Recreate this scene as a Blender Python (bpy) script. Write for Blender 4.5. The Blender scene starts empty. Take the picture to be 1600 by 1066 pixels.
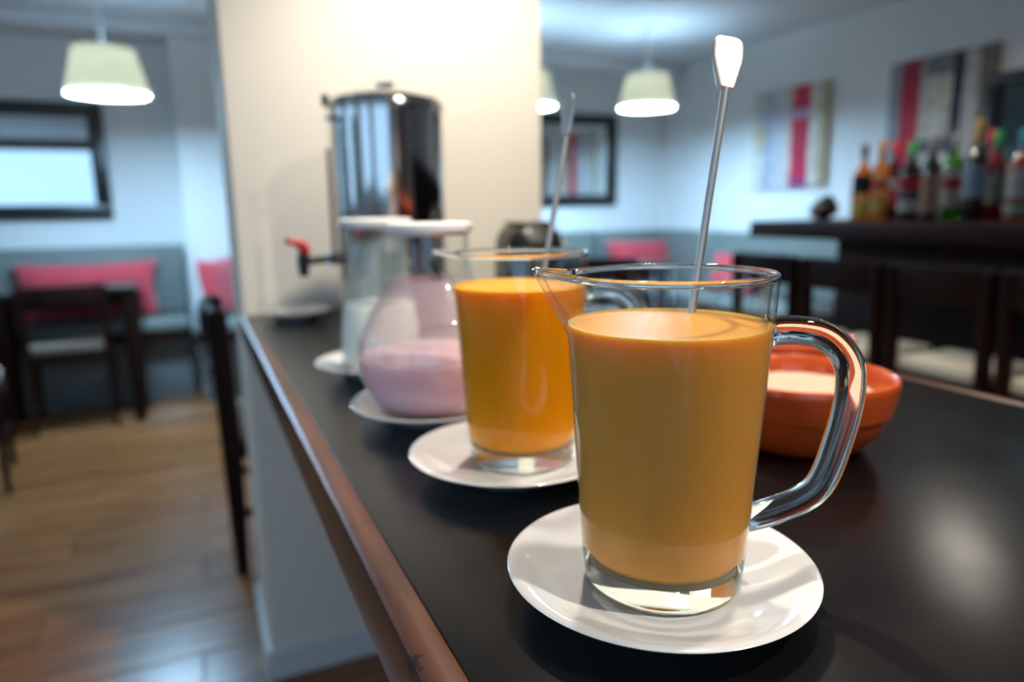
import bpy, bmesh, math, random
from mathutils import Vector, Matrix
random.seed(7)
SC = bpy.context.scene
COL = SC.collection
PI = math.pi

# ------------------------------------------------------------------ camera
cam = bpy.data.cameras.new('camera')
cam_o = bpy.data.objects.new('camera', cam); COL.objects.link(cam_o)
RIGHT = Vector((0.91192, -0.41007, -0.01579))
DOWN = Vector((-0.09047, -0.16193, -0.98265))
FWD = Vector((0.40124, 0.89753, -0.18485))
FWD.normalize(); RIGHT = (RIGHT - FWD * RIGHT.dot(FWD)).normalized(); UP = RIGHT.cross(FWD)
m = Matrix.Identity(4)
for i in range(3):
    m[i][0] = RIGHT[i]; m[i][1] = UP[i]; m[i][2] = -FWD[i]
m[2][3] = 1.15
cam_o.matrix_world = m
cam.sensor_width = 36.0; cam.lens = 24.75; cam.clip_start = 0.02; cam.clip_end = 60
cam.dof.use_dof = True; cam.dof.focus_distance = 0.375; cam.dof.aperture_fstop = 3.6
cam.dof.aperture_blades = 0
SC.camera = cam_o

# ------------------------------------------------------------------ daylight outside the windows
w = bpy.data.worlds.new('world'); SC.world = w; w.use_nodes = True
bg = w.node_tree.nodes['Background']
bg.inputs['Color'].default_value = (0.42, 0.68, 1.0, 1); bg.inputs['Strength'].default_value = 2.0
CEIL = 2.28
XL, XR, YF, YB = -3.0, 3.784, -2.4, 5.2
WINDOWS = ((-1.7, -0.1), (0.5, 2.1), (2.7, 4.3))
for a, b in WINDOWS:                       # portals only guide the sampling of the sky light through the openings
    L = bpy.data.lights.new('window_portal', 'AREA'); L.shape = 'RECTANGLE'
    L.size = 1.55; L.size_y = b - a; L.cycles.is_portal = True
    o = bpy.data.objects.new('window_portal', L); COL.objects.link(o)
    o.location = (XL - 0.02, (a + b) / 2, 1.275); o.rotation_euler = (0, -PI / 2, 0)

FWIN = (-2.85, -0.35, 0.25, 2.17)           # wide window in the wall behind the viewer
L = bpy.data.lights.new('window_portal', 'AREA'); L.shape = 'RECTANGLE'
L.size = FWIN[1] - FWIN[0]; L.size_y = FWIN[3] - FWIN[2]; L.cycles.is_portal = True
o = bpy.data.objects.new('window_portal', L); COL.objects.link(o)
o.location = ((FWIN[0] + FWIN[1]) / 2, YF - 0.02, (FWIN[2] + FWIN[3]) / 2); o.rotation_euler = (PI / 2, 0, 0)

SC.view_settings.view_transform = 'Standard'; SC.view_settings.look = 'None'
SC.view_settings.gamma = 1; SC.view_settings.use_curve_mapping = False
SC.view_settings.exposure = 0.0
SC.cycles.transparent_max_bounces = 32; SC.cycles.max_bounces = 14
SC.cycles.transmission_bounces = 14; SC.cycles.glossy_bounces = 6; SC.cycles.diffuse_bounces = 4
SC.cycles.sample_clamp_indirect = 6.0
SC.cycles.use_denoising = True

# ------------------------------------------------------------------ material helpers
def lin(c):
    r = []
    for v in c[:3]:
        v = v / 255.0
        r.append(v / 12.92 if v <= 0.04045 else ((v + 0.055) / 1.055) ** 2.4)
    return (r[0], r[1], r[2], 1.0)
def base_mat(name):
    mt = bpy.data.materials.new(name); mt.use_nodes = True
    return mt, mt.node_tree.nodes, mt.node_tree.links, mt.node_tree.nodes['Principled BSDF']
def mat(name, rgb, rough=0.5, metal=0.0, spec=0.5, noise=0.0, nscale=20.0, bump=0.0, coat=0.0, trans=0.0, sss=0.0, sssr=(0.01, 0.005, 0.002), sheen=0.0, ior=1.5):
    mt, N, Lk, P = base_mat(name)
    P.inputs['Base Color'].default_value = lin(rgb); P.inputs['Roughness'].default_value = rough
    P.inputs['Metallic'].default_value = metal; P.inputs['Specular IOR Level'].default_value = spec
    P.inputs['Coat Weight'].default_value = coat; P.inputs['Transmission Weight'].default_value = trans
    P.inputs['IOR'].default_value = ior; P.inputs['Sheen Weight'].default_value = sheen
    if sss:
        P.inputs['Subsurface Weight'].default_value = sss; P.inputs['Subsurface Radius'].default_value = sssr
        P.inputs['Subsurface Scale'].default_value = 1.0
    if noise or bump:
        tc = N.new('ShaderNodeTexCoord'); nz = N.new('ShaderNodeTexNoise')
        nz.inputs['Scale'].default_value = nscale; nz.inputs['Detail'].default_value = 5
        Lk.new(tc.outputs['Object'], nz.inputs['Vector'])
        if noise:
            mx = N.new('ShaderNodeMix'); mx.data_type = 'RGBA'
            c = lin(rgb)
            mx.inputs['A'].default_value = tuple(v * (1 - noise) for v in c[:3]) + (1,)
            mx.inputs['B'].default_value = tuple(min(1, v * (1 + noise)) for v in c[:3]) + (1,)
            Lk.new(nz.outputs['Fac'], mx.inputs['Factor']); Lk.new(mx.outputs['Result'], P.inputs['Base Color'])
        if bump:
            bp = N.new('ShaderNodeBump'); bp.inputs['Strength'].default_value = bump; bp.inputs['Distance'].default_value = 0.002
            Lk.new(nz.outputs['Fac'], bp.inputs['Height']); Lk.new(bp.outputs['Normal'], P.inputs['Normal'])
    return mt
def wood(name, dark, light, rough=0.35, axis='Y', scale=1.0, coat=0.0, random_tone=0.0, bump=0.05, spec=0.5, nicks=False):
    mt, N, Lk, P = base_mat(name)
    tc = N.new('ShaderNodeTexCoord'); mp = N.new('ShaderNodeMapping')
    s = [22 * scale] * 3; s['XYZ'.index(axis)] = 1.6 * scale
    mp.inputs['Scale'].default_value = s
    Lk.new(tc.outputs['Object'], mp.inputs['Vector'])
    nz = N.new('ShaderNodeTexNoise'); nz.inputs['Scale'].default_value = 1.6; nz.inputs['Detail'].default_value = 7; nz.inputs['Distortion'].default_value = 0.6
    oi = N.new('ShaderNodeObjectInfo')
    if random_tone:
        ad = N.new('ShaderNodeVectorMath'); ad.operation = 'ADD'
        sc = N.new('ShaderNodeVectorMath'); sc.operation = 'SCALE'; sc.inputs[0].default_value = (37, 53, 19)
        Lk.new(oi.outputs['Random'], sc.inputs['Scale'])
        Lk.new(mp.outputs['Vector'], ad.inputs[0]); Lk.new(sc.outputs['Vector'], ad.inputs[1]); Lk.new(ad.outputs['Vector'], nz.inputs['Vector'])
    else:
        Lk.new(mp.outputs['Vector'], nz.inputs['Vector'])
    cr = N.new('ShaderNodeValToRGB'); cr.color_ramp.elements[0].position = 0.3; cr.color_ramp.elements[1].position = 0.72
    cr.color_ramp.elements[0].color = lin(dark); cr.color_ramp.elements[1].color = lin(light)
    Lk.new(nz.outputs['Fac'], cr.inputs['Fac'])
    if random_tone:
        hv = N.new('ShaderNodeHueSaturation'); mr = N.new('ShaderNodeMapRange')
        mr.inputs['To Min'].default_value = 1 - random_tone; mr.inputs['To Max'].default_value = 1 + random_tone
        Lk.new(oi.outputs['Random'], mr.inputs['Value']); Lk.new(mr.outputs['Result'], hv.inputs['Value'])
        Lk.new(cr.outputs['Color'], hv.inputs['Color']); Lk.new(hv.outputs['Color'], P.inputs['Base Color'])
    elif nicks:                                   # small dark chips and scratches of wear
        n3 = N.new('ShaderNodeTexNoise'); n3.inputs['Scale'].default_value = 75; n3.inputs['Detail'].default_value = 3; Lk.new(tc.outputs['Object'], n3.inputs['Vector'])
        c3 = N.new('ShaderNodeValToRGB'); c3.color_ramp.elements[0].position = 0.30; c3.color_ramp.elements[1].position = 0.36
        c3.color_ramp.elements[0].color = (0.25, 0.2, 0.2, 1); c3.color_ramp.elements[1].color = (1, 1, 1, 1); Lk.new(n3.outputs['Fac'], c3.inputs['Fac'])
        m3 = N.new('ShaderNodeMix'); m3.data_type = 'RGBA'; m3.blend_type = 'MULTIPLY'; m3.inputs['Factor'].default_value = 1.0
        Lk.new(cr.outputs['Color'], m3.inputs['A']); Lk.new(c3.outputs['Color'], m3.inputs['B']); Lk.new(m3.outputs['Result'], P.inputs['Base Color'])
    else:
        Lk.new(cr.outputs['Color'], P.inputs['Base Color'])
    P.inputs['Specular IOR Level'].default_value = spec
    P.inputs['Roughness'].default_value = rough; P.inputs['Coat Weight'].default_value = coat; P.inputs['Coat Roughness'].default_value = 0.2
    bp = N.new('ShaderNodeBump'); bp.inputs['Strength'].default_value = bump; bp.inputs['Distance'].default_value = 0.002
    Lk.new(nz.outputs['Fac'], bp.inputs['Height']); Lk.new(bp.outputs['Normal'], P.inputs['Normal'])
    return mt
def thin_glass(name, tint=(0.985, 0.992, 0.985), gain=0.9):
    """glass sheet thin enough not to bend the view: clear with Fresnel gloss"""
    mt = bpy.data.materials.new(name); mt.use_nodes = True; N = mt.node_tree.nodes; Lk = mt.node_tree.links; N.clear()
    out = N.new('ShaderNodeOutputMaterial'); mix = N.new('ShaderNodeMixShader')
    tr = N.new('ShaderNodeBsdfTransparent'); tr.inputs['Color'].default_value = (*tint, 1)
    gl = N.new('ShaderNodeBsdfGlossy'); gl.inputs['Roughness'].default_value = 0.015
    gm = N.new('ShaderNodeNewGeometry'); dt = N.new('ShaderNodeVectorMath'); dt.operation = 'DOT_PRODUCT'
    Lk.new(gm.outputs['Normal'], dt.inputs[0]); Lk.new(gm.outputs['Incoming'], dt.inputs[1])
    ab = N.new('ShaderNodeMath'); ab.operation = 'ABSOLUTE'; Lk.new(dt.outputs['Value'], ab.inputs[0])
    sb = N.new('ShaderNodeMath'); sb.operation = 'SUBTRACT'; sb.inputs[0].default_value = 1; Lk.new(ab.outputs[0], sb.inputs[1])
    pw = N.new('ShaderNodeMath'); pw.operation = 'POWER'; pw.inputs[1].default_value = 5; Lk.new(sb.outputs[0], pw.inputs[0])
    ma = N.new('ShaderNodeMath'); ma.operation = 'MULTIPLY_ADD'; ma.inputs[1].default_value = gain; ma.inputs[2].default_value = 0.04
    Lk.new(pw.outputs[0], ma.inputs[0])
    Lk.new(ma.outputs[0], mix.inputs['Fac']); Lk.new(tr.outputs[0], mix.inputs[1]); Lk.new(gl.outputs[0], mix.inputs[2])
    Lk.new(mix.outputs[0], out.inputs['Surface'])
    return mt
def glass(name, rgb=(0.97, 1.0, 0.98), ior=1.5, rough=0.0):
    mt = bpy.data.materials.new(name); mt.use_nodes = True; N = mt.node_tree.nodes; N.clear()
    out = N.new('ShaderNodeOutputMaterial'); g = N.new('ShaderNodeBsdfGlass')
    g.inputs['Color'].default_value = (*rgb, 1); g.inputs['IOR'].default_value = ior; g.inputs['Roughness'].default_value = rough
    mt.node_tree.links.new(g.outputs[0], out.inputs['Surface'])
    return mt
def emit(name, rgb, strength):
    mt = bpy.data.materials.new(name); mt.use_nodes = True; N = mt.node_tree.nodes; N.clear()
    out = N.new('ShaderNodeOutputMaterial'); e = N.new('ShaderNodeEmission')
    e.inputs['Color'].default_value = (*rgb, 1); e.inputs['Strength'].default_value = strength
    mt.node_tree.links.new(e.outputs[0], out.inputs['Surface'])
    return mt

# ------------------------------------------------------------------ mesh helpers
def obj(name, bm, m=None, parent=None, smooth=None):
    me = bpy.data.meshes.new(name); bm.to_mesh(me); bm.free()
    if smooth is not None:
        for p in me.polygons: p.use_smooth = True
        if smooth < 3:
            me.set_sharp_from_angle(angle=smooth)
    if m: me.materials.append(m)
    o = bpy.data.objects.new(name, me); COL.objects.link(o)
    if parent: o.parent = parent
    return o
def thing(name, label, cat, loc=(0, 0, 0), rz=0, group=None):
    o = bpy.data.objects.new(name, None); o.empty_display_size = 0.05; COL.objects.link(o)
    o.location = loc; o.rotation_euler = (0, 0, rz)
    return tag(o, label, cat, group)
def tag(o, label, cat, group=None):
    o['label'] = label; o['category'] = cat
    if group: o['group'] = group
    return o
def struct(o, label=None):
    o['kind'] = 'structure'
    if label: o['label'] = label
    return o
def box(bm, lo, hi, bev=0.0, seg=2, mtx=None):
    ret = bmesh.ops.create_cube(bm, size=1.0)
    vs = ret['verts']
    for v in vs:
        v.co = Vector(((lo[0] + hi[0]) / 2 + v.co.x * (hi[0] - lo[0]), (lo[1] + hi[1]) / 2 + v.co.y * (hi[1] - lo[1]), (lo[2] + hi[2]) / 2 + v.co.z * (hi[2] - lo[2])))
    if bev:
        es = list({e for v in vs for e in v.link_edges})
        r = bmesh.ops.bevel(bm, geom=es, offset=bev, segments=seg, affect='EDGES', profile=0.5)
        vs = list({v for f in r['faces'] for v in f.verts} | {v for v in vs if v.is_valid})
    if mtx is not None:
        for v in vs: v.co = mtx @ v.co
    return vs
def boxo(name, lo, hi, m, parent=None, bev=0.004, seg=2):
    bm = bmesh.new(); box(bm, lo, hi, bev, seg)
    return obj(name, bm, m, parent, smooth=0.6 if bev else None)
def lathe(bm, prof, seg=48, closed=False):
    rings = []
    for r, z in prof:
        if r < 1e-6: rings.append([bm.verts.new((0, 0, z))])
        else: rings.append([bm.verts.new((r * math.cos(2 * PI * k / seg), r * math.sin(2 * PI * k / seg), z)) for k in range(seg)])
    pairs = list(zip(rings[:-1], rings[1:]))
    if closed: pairs.append((rings[-1], rings[0]))
    for a, b in pairs:
        for k in range(seg):
            k2 = (k + 1) % seg
            if len(a) == 1 and len(b) == 1: continue
            if len(a) == 1: bm.faces.new((a[0], b[k2], b[k]))
            elif len(b) == 1: bm.faces.new((a[k], a[k2], b[0]))
            else: bm.faces.new((a[k], a[k2], b[k2], b[k]))
    bmesh.ops.recalc_face_normals(bm, faces=bm.faces)
    return rings
def latheo(name, prof, m, parent=None, seg=48, smooth=0.7, closed=False, loc=(0, 0, 0)):
    bm = bmesh.new(); lathe(bm, prof, seg, closed)
    o = obj(name, bm, m, parent, smooth=smooth); o.location = loc
    return o
def smooth_path(pts, n=6):
    P = [Vector(p) for p in pts]; out = []
    for i in range(len(P) - 1):
        p0 = P[max(i - 1, 0)]; p1 = P[i]; p2 = P[i + 1]; p3 = P[min(i + 2, len(P) - 1)]
        for k in range(n):
            t = k / n
            out.append(0.5 * ((2 * p1) + (p2 - p0) * t + (2 * p0 - 5 * p1 + 4 * p2 - p3) * t * t + (3 * p1 - p0 - 3 * p2 + p3) * t ** 3))
    out.append(P[-1]); return out
def tube(bm, pts, r, seg=12, closed=False, aspect=1.0, ref=(0, 0, 1), cap=True, sq=2.0):
    """sweep a (super)elliptic section along pts; r number or list; aspect widens across ref"""
    P = [Vector(p) for p in pts]; n = len(P); rings = []
    for i, p in enumerate(P):
        a = P[i - 1] if (i > 0 or closed) else P[i]; b = P[(i + 1) % n] if (i < n - 1 or closed) else P[i]
        t = (b - a).normalized(); rf = Vector(ref)
        if abs(t.dot(rf)) > 0.98: rf = Vector((1, 0, 0)) if abs(t.x) < 0.9 else Vector((0, 1, 0))
        u = t.cross(rf).normalized(); v = u.cross(t)
        rr = r[i] if isinstance(r, (list, tuple)) else r
        ring = []
        for k in range(seg):
            c, s = math.cos(2 * PI * k / seg), math.sin(2 * PI * k / seg)
            c = math.copysign(abs(c) ** (2 / sq), c); s = math.copysign(abs(s) ** (2 / sq), s)
            ring.append(bm.verts.new(p + u * (c * rr * aspect) + v * (s * rr)))
        rings.append(ring)
    prs = list(zip(rings[:-1], rings[1:]))
    if closed: prs.append((rings[-1], rings[0]))
    for a, b in prs:
        for k in range(seg):
            bm.faces.new((a[k], a[(k + 1) % seg], b[(k + 1) % seg], b[k]))
    if cap and not closed:
        bm.faces.new(rings[0]); bm.faces.new(rings[-1])
    bmesh.ops.recalc_face_normals(bm, faces=bm.faces)
def tubeo(name, pts, r, m, parent=None, **kw):
    bm = bmesh.new(); tube(bm, pts, r, **kw)
    return obj(name, bm, m, parent, smooth=0.8)

# ------------------------------------------------------------------ materials
M = {}
M['wall'] = mat('wall_paint', (226, 226, 224), 0.85, noise=0.02, nscale=3, bump=0.03)
M['column'] = mat('column_cream_paint', (236, 228, 212), 0.7, noise=0.015, nscale=4, bump=0.03)
M['ceiling'] = mat('ceiling_paint', (214, 215, 217), 0.9, noise=0.02, nscale=3)
M['base'] = mat('baseboard_white', (225, 225, 222), 0.4, noise=0.02)
M['plank'] = wood('oak_laminate_plank', (104, 62, 32), (156, 104, 62), 0.26, 'X', 0.8, random_tone=0.13, bump=0.02)
M['floor'] = mat('floor_underlay', (60, 40, 26), 0.6, noise=0.1)
M['dark'] = wood('dark_stained_wood', (20, 9, 6), (44, 20, 13), 0.5, 'Z', 1.0, spec=0.12)
M['bar'] = wood('mahogany_bar_wood', (26, 10, 6), (48, 18, 11), 0.5, 'Y', 1.0, spec=0.12)
M['nosing'] = wood('brown_wood_edge', (58, 30, 17), (108, 64, 40), 0.34, 'Y', 1.2, coat=0.08, bump=0.12, nicks=True)
M['door'] = wood('brown_door_wood', (70, 40, 24), (112, 70, 44), 0.4, 'Z', 0.6)
M['pad_shaded'] = mat('shaded_cream_upholstery', (150, 132, 116), 0.8, noise=0.06, nscale=60, bump=0.15)  # cream seat fabric with the shade put into its darker colour
M['pad'] = mat('cream_upholstery', (206, 196, 172), 0.8, noise=0.06, nscale=60, bump=0.15)
M['bench'] = mat('grey_leatherette', (112, 120, 116), 0.5, noise=0.05, nscale=8, bump=0.05)
M['benchbase'] = mat('grey_bench_paint', (112, 118, 120), 0.6, noise=0.04)
M['cushion'] = mat('coral_red_fabric', (196, 62, 74), 0.85, noise=0.08, nscale=40, bump=0.2, sheen=0.3)
M['black'] = mat('black_lacquer', (14, 14, 15), 0.35, noise=0.1)
M['mirror'] = mat('mirror_silver', (225, 232, 232), 0.02, metal=1.0, noise=0.01)
M['porcelain'] = mat('white_porcelain', (238, 238, 236), 0.12, spec=0.5, noise=0.01, coat=0.3)
M['plastic_w'] = mat('white_plastic_lid', (240, 240, 238), 0.35, noise=0.01, sss=0.1)
M['steel'] = mat('polished_steel', (205, 205, 205), 0.12, metal=1.0, noise=0.03, nscale=6)
M['spoon'] = mat('brushed_spoon_steel', (226, 224, 220), 0.42, metal=1.0, noise=0.04, nscale=80)
M['blackpl'] = mat('black_plastic', (16, 16, 17), 0.38, noise=0.1)
M['redpl'] = mat('red_plastic', (200, 26, 36), 0.35, noise=0.05)
M['terra'] = mat('glazed_terracotta', (206, 84, 30), 0.25, noise=0.1, nscale=14, coat=0.5)
M['flour'] = mat('pale_flour', (190, 172, 148), 0.9, noise=0.06, nscale=60, bump=0.6, sss=0.2)
M['wallglass'] = thin_glass('jug_wall_glass')
M['glass'] = glass('thick_jug_glass')
M['tea'] = mat('milky_amber_juice', (228, 158, 66), 0.36, spec=0.22, noise=0.02, nscale=10, sss=0.7, sssr=(0.022, 0.011, 0.003), ior=1.34)
M['orange'] = mat('orange_juice', (250, 156, 4), 0.4, spec=0.2, noise=0.02, nscale=10, sss=0.7, sssr=(0.022, 0.010, 0.001), ior=1.34)
M['pink'] = mat('pink_yoghurt_drink', (252, 206, 212), 0.35, noise=0.01, sss=0.8, sssr=(0.03, 0.022, 0.020))
M['milk'] = mat('greenish_white_yoghurt', (246, 249, 234), 0.35, noise=0.01, sss=0.8, sssr=(0.03, 0.028, 0.024))
def film_mat(name, rgb, amount):
    mt, N, Lk, P = base_mat(name); P.inputs['Base Color'].default_value = lin(rgb); P.inputs['Roughness'].default_value = 0.5
    out = [n for n in N if n.type == 'OUTPUT_MATERIAL'][0]; tr = N.new('ShaderNodeBsdfTransparent'); mx = N.new('ShaderNodeMixShader')
    tc = N.new('ShaderNodeTexCoord'); nz = N.new('ShaderNodeTexNoise'); nz.inputs['Scale'].default_value = 12; Lk.new(tc.outputs['Object'], nz.inputs['Vector'])
    mr = N.new('ShaderNodeMapRange'); mr.inputs['From Min'].default_value = 0.35; mr.inputs['From Max'].default_value = 0.65
    mr.inputs['To Min'].default_value = amount * 0.7; mr.inputs['To Max'].default_value = amount * 1.3
    Lk.new(nz.outputs['Fac'], mr.inputs['Value']); Lk.new(mr.outputs['Result'], mx.inputs[0])
    Lk.new(tr.outputs[0], mx.inputs[1]); Lk.new(P.outputs[0], mx.inputs[2]); Lk.new(mx.outputs[0], out.inputs['Surface'])
    return mt
M['pinkfilm'] = film_mat('pink_drink_film', (244, 226, 232), 0.22)
M['milkfilm'] = film_mat('white_drink_film', (228, 240, 232), 0.12)

# counter laminate: black, fine sparkle and soft worn sheen
mt, N, Lk, P = base_mat('black_counter_laminate')
tc = N.new('ShaderNodeTexCoord'); n1 = N.new('ShaderNodeTexNoise'); n1.inputs['Scale'].default_value = 7; n1.inputs['Detail'].default_value = 6
n2 = N.new('ShaderNodeTexNoise'); n2.inputs['Scale'].default_value = 1400; n2.inputs['Detail'].default_value = 2
Lk.new(tc.outputs['Object'], n1.inputs['Vector']); Lk.new(tc.outputs['Object'], n2.inputs['Vector'])
mr = N.new('ShaderNodeMapRange'); mr.inputs['From Min'].default_value = 0.3; mr.inputs['From Max'].default_value = 0.7
mr.inputs['To Min'].default_value = 0.20; mr.inputs['To Max'].default_value = 0.28
Lk.new(n1.outputs['Fac'], mr.inputs['Value']); Lk.new(mr.outputs['Result'], P.inputs['Roughness'])
bp = N.new('ShaderNodeBump'); bp.inputs['Strength'].default_value = 0.12; bp.inputs['Distance'].default_value = 0.0004
Lk.new(n2.outputs['Fac'], bp.inputs['Height']); Lk.new(bp.outputs['Normal'], P.inputs['Normal'])
P.inputs['Base Color'].default_value = lin((15, 14, 15)); P.inputs['Specular IOR Level'].default_value = 0.36
M['laminate'] = mt

# ------------------------------------------------------------------ the room
floor = struct(boxo('floor', (XL, YF, -0.08), (XR, YB, -0.012), M['floor'], bev=0), 'brown wooden plank floor')
plank_me = {}
PW, PL = 0.195, 1.28
def plank_mesh(L):
    k = round(L, 3)
    if k not in plank_me:
        bm = bmesh.new(); box(bm, (0.0015, 0.0015, -0.012), (L - 0.0015, PW - 0.0015, 0.0))
        top = [e for e in bm.edges if all(v.co.z > -0.001 for v in e.verts)]
        bmesh.ops.bevel(bm, geom=top, offset=0.0015, segments=1, affect='EDGES')
        me = bpy.data.meshes.new('plank'); bm.to_mesh(me); bm.free(); me.materials.append(M['plank']); plank_me[k] = me
    return plank_me[k]
row = 0
y = YB - PW
while y > YF:
    off = (row * 0.43) % PL
    x = XL - off
    while x < XR:
        x0 = max(x, XL); x1 = min(x + PL, XR)
        if x1 - x0 > 0.02:
            o = bpy.data.objects.new('plank', plank_mesh(x1 - x0)); COL.objects.link(o); o.location = (x0, y, 0); o.parent = floor
        x += PL
    y -= PW; row += 1
struct(boxo('ceiling', (XL - 0.2, YF - 0.2, CEIL), (XR + 0.2, YB + 0.2, CEIL + 0.1), M['ceiling'], bev=0), 'white ceiling')
struct(boxo('wall_back', (XL, YB, 0), (XR, YB + 0.15, CEIL), M['wall'], bev=0), 'pale back wall behind the bench')
struct(boxo('wall_right', (XR, YF, 0), (XR + 0.15, YB + 0.15, CEIL), M['wall'], bev=0), 'pale right wall hung with paintings')
bm = bmesh.new(); fx0, fx1, fz0, fz1 = FWIN
box(bm, (XL, YF - 0.15, 0), (fx0, YF, CEIL)); box(bm, (fx1, YF - 0.15, 0), (XR, YF, CEIL)); box(bm, (fx0, YF - 0.15, 0), (fx1, YF, fz0)); box(bm, (fx0, YF - 0.15, fz1), (fx1, YF, CEIL))
struct(obj('wall_front', bm, M['wall']), 'wall behind the viewer with a wide window')
r = struct(thing('window_4', 'wide window behind the viewer under a brown lintel', 'window', ((fx0 + fx1) / 2, YF - 0.07, fz0))); del r['category']
hw = (fx1 - fx0) / 2; fh = fz1 - fz0
boxo('lintel', (-hw - 0.1, 0.072, fh - 0.06), (hw + 0.1, 0.10, fh + 0.06), M['nosing'], r); boxo('window_sill', (-hw, -0.02, -0.03), (hw, 0.12, 0.0), M['base'], r)
for cxm in (-hw + 0.025, 0.38, hw - 0.025): boxo('window_frame', (cxm - 0.025, -0.03, 0), (cxm + 0.025, 0.03, fh), M['base'], r)
for pa, pb in ((-hw + 0.05, 0.355), (0.405, hw - 0.05)): boxo('pane', (pa, -0.003, 0.0), (pb, 0.003, fh), M['wallglass'], r, bev=0)
bm = bmesh.new()
box(bm, (XL - 0.15, YF, 0), (XL, YB + 0.15, 0.5)); box(bm, (XL - 0.15, YF, 2.05), (XL, YB + 0.15, CEIL))
ys = [YF] + [v for ab in WINDOWS for v in ab] + [YB + 0.15]
for k in range(0, len(ys), 2): box(bm, (XL - 0.15, ys[k], 0.5), (XL, ys[k + 1], 2.05))
struct(obj('wall_left', bm, M['wall']), 'left wall with three windows')
for n, (a, b) in enumerate(WINDOWS):
    r = struct(thing('window_%d' % (n + 1), 'daylit window in the left wall', 'window', (XL - 0.07, (a + b) / 2, 0.5)))
    del r['category']
    hw = (b - a) / 2
    boxo('window_frame', (-0.03, -hw, 0), (0.03, -hw + 0.05, 1.55), M['base'], r); boxo('window_frame', (-0.03, hw - 0.05, 0), (0.03, hw, 1.55), M['base'], r)
    boxo('window_frame', (-0.03, -hw, 0), (0.03, hw, 0.05), M['base'], r); boxo('window_frame', (-0.03, -hw, 1.5), (0.03, hw, 1.55), M['base'], r)
    boxo('mullion', (-0.025, -0.025, 0.05), (0.025, 0.025, 1.5), M['base'], r)
    for s in (-1, 1):
        boxo('pane', (-0.003, min(s * 0.025, s * (hw - 0.05)), 0.05), (0.003, max(s * 0.025, s * (hw - 0.05)), 1.5), M['wallglass'], r, bev=0)
    boxo('window_sill', (-0.02, -hw - 0.04, -0.03), (0.13, hw + 0.04, 0.0), M['base'], r)
d = struct(boxo('added_door_1', (1.0, YF, 0.0), (1.85, YF + 0.04, 2.03), M['door'], bev=0.004), 'added brown wooden door behind the viewer')  # unseen door, added to give the urn a brown reflection
tubeo('door_handle', [(1.09, YF + 0.04, 1.02), (1.09, YF + 0.085, 1.02), (1.19, YF + 0.085, 1.02)], 0.009, M['steel'], d, seg=10)
# column that ends the counter
CX0, CX1, CY0, CY1 = 0.09, 0.852, 1.697, 2.06
struct(boxo('wall_column', (CX0, CY0, 0), (CX1, CY1, CEIL), M['column'], bev=0.006), 'cream square column behind the steel urn')
bm = bmesh.new()
box(bm, (CX0 - 0.014, CY0 - 0.014, 0.0), (CX1 + 0.014, CY0, 0.075), 0.003); box(bm, (CX0 - 0.014, CY0 - 0.012, 0.0), (CX0, CY1, 0.075), 0.003)
box(bm, (CX1, CY0 - 0.012, 0.0), (CX1 + 0.014, CY1, 0.075), 0.003)
struct(obj('baseboard_column', bm, M['base']), 'white baseboard round the column')
# pilaster on the back wall
struct(boxo('wall_pilaster', (-0.03, 4.97, 0), (0.95, YB, CEIL), M['wall'], bev=0.004), 'pale pilaster standing out of the back wall')
struct(boxo('trim_1', (XL, YB - 0.30, CEIL - 0.075), (XR, YB, CEIL), M['ceiling'], bev=0.004), 'shallow soffit along the top of the back wall')

# ------------------------------------------------------------------ serving counter
TOP = 0.92
ct = thing('serving_counter', 'black topped serving counter with brown wooden edge running to the column', 'counter', (0, 0, 0))
boxo('countertop', (0.106, -1.3, TOP - 0.045), (0.846, CY0 - 0.001, TOP), M['laminate'], ct, bev=0.0008)
def nosing(name, x0, x1, s):
    bm = bmesh.new()
    # section in x-z, chamfered upper outer corner
    sec = [(x0, TOP - 0.046), (x1, TOP - 0.046), (x1, TOP - 0.0012), (x1 - s * 0.004, TOP), (x0 + s * 0.0045, TOP - 0.0006), (x0 + s * 0.0015, TOP - 0.0022), (x0, TOP - 0.0055)]
    ysn = [-1.3 + k * (CY0 - 0.001 + 1.3) / 80 for k in range(81)]
    rings = [[bm.verts.new((sx, yy, sz)) for sx, sz in sec] for yy in ysn]
    for a, b in zip(rings[:-1], rings[1:]):
        for k in range(len(sec)):
            bm.faces.new((a[k], a[(k + 1) % len(sec)], b[(k + 1) % len(sec)], b[k]))
    bm.faces.new(rings[0]); bm.faces.new(rings[-1]); bmesh.ops.recalc_face_normals(bm, faces=bm.faces)
    o = obj(name, bm, M['nosing'], ct, smooth=0.5); o['label'] = 'worn brown wooden edge strip'
    return o
nosing('edge_strip', 0.0835, 0.106, 1); nosing('edge_strip', 0.869, 0.846, -1)
boxo('support_panel', (0.16, -1.2, 0.0), (0.80, -1.15, TOP - 0.045), M['dark'], ct)
boxo('under_rail', (0.45, -1.15, TOP - 0.10), (0.49, CY0 - 0.02, TOP - 0.045), M['dark'], ct)

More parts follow.
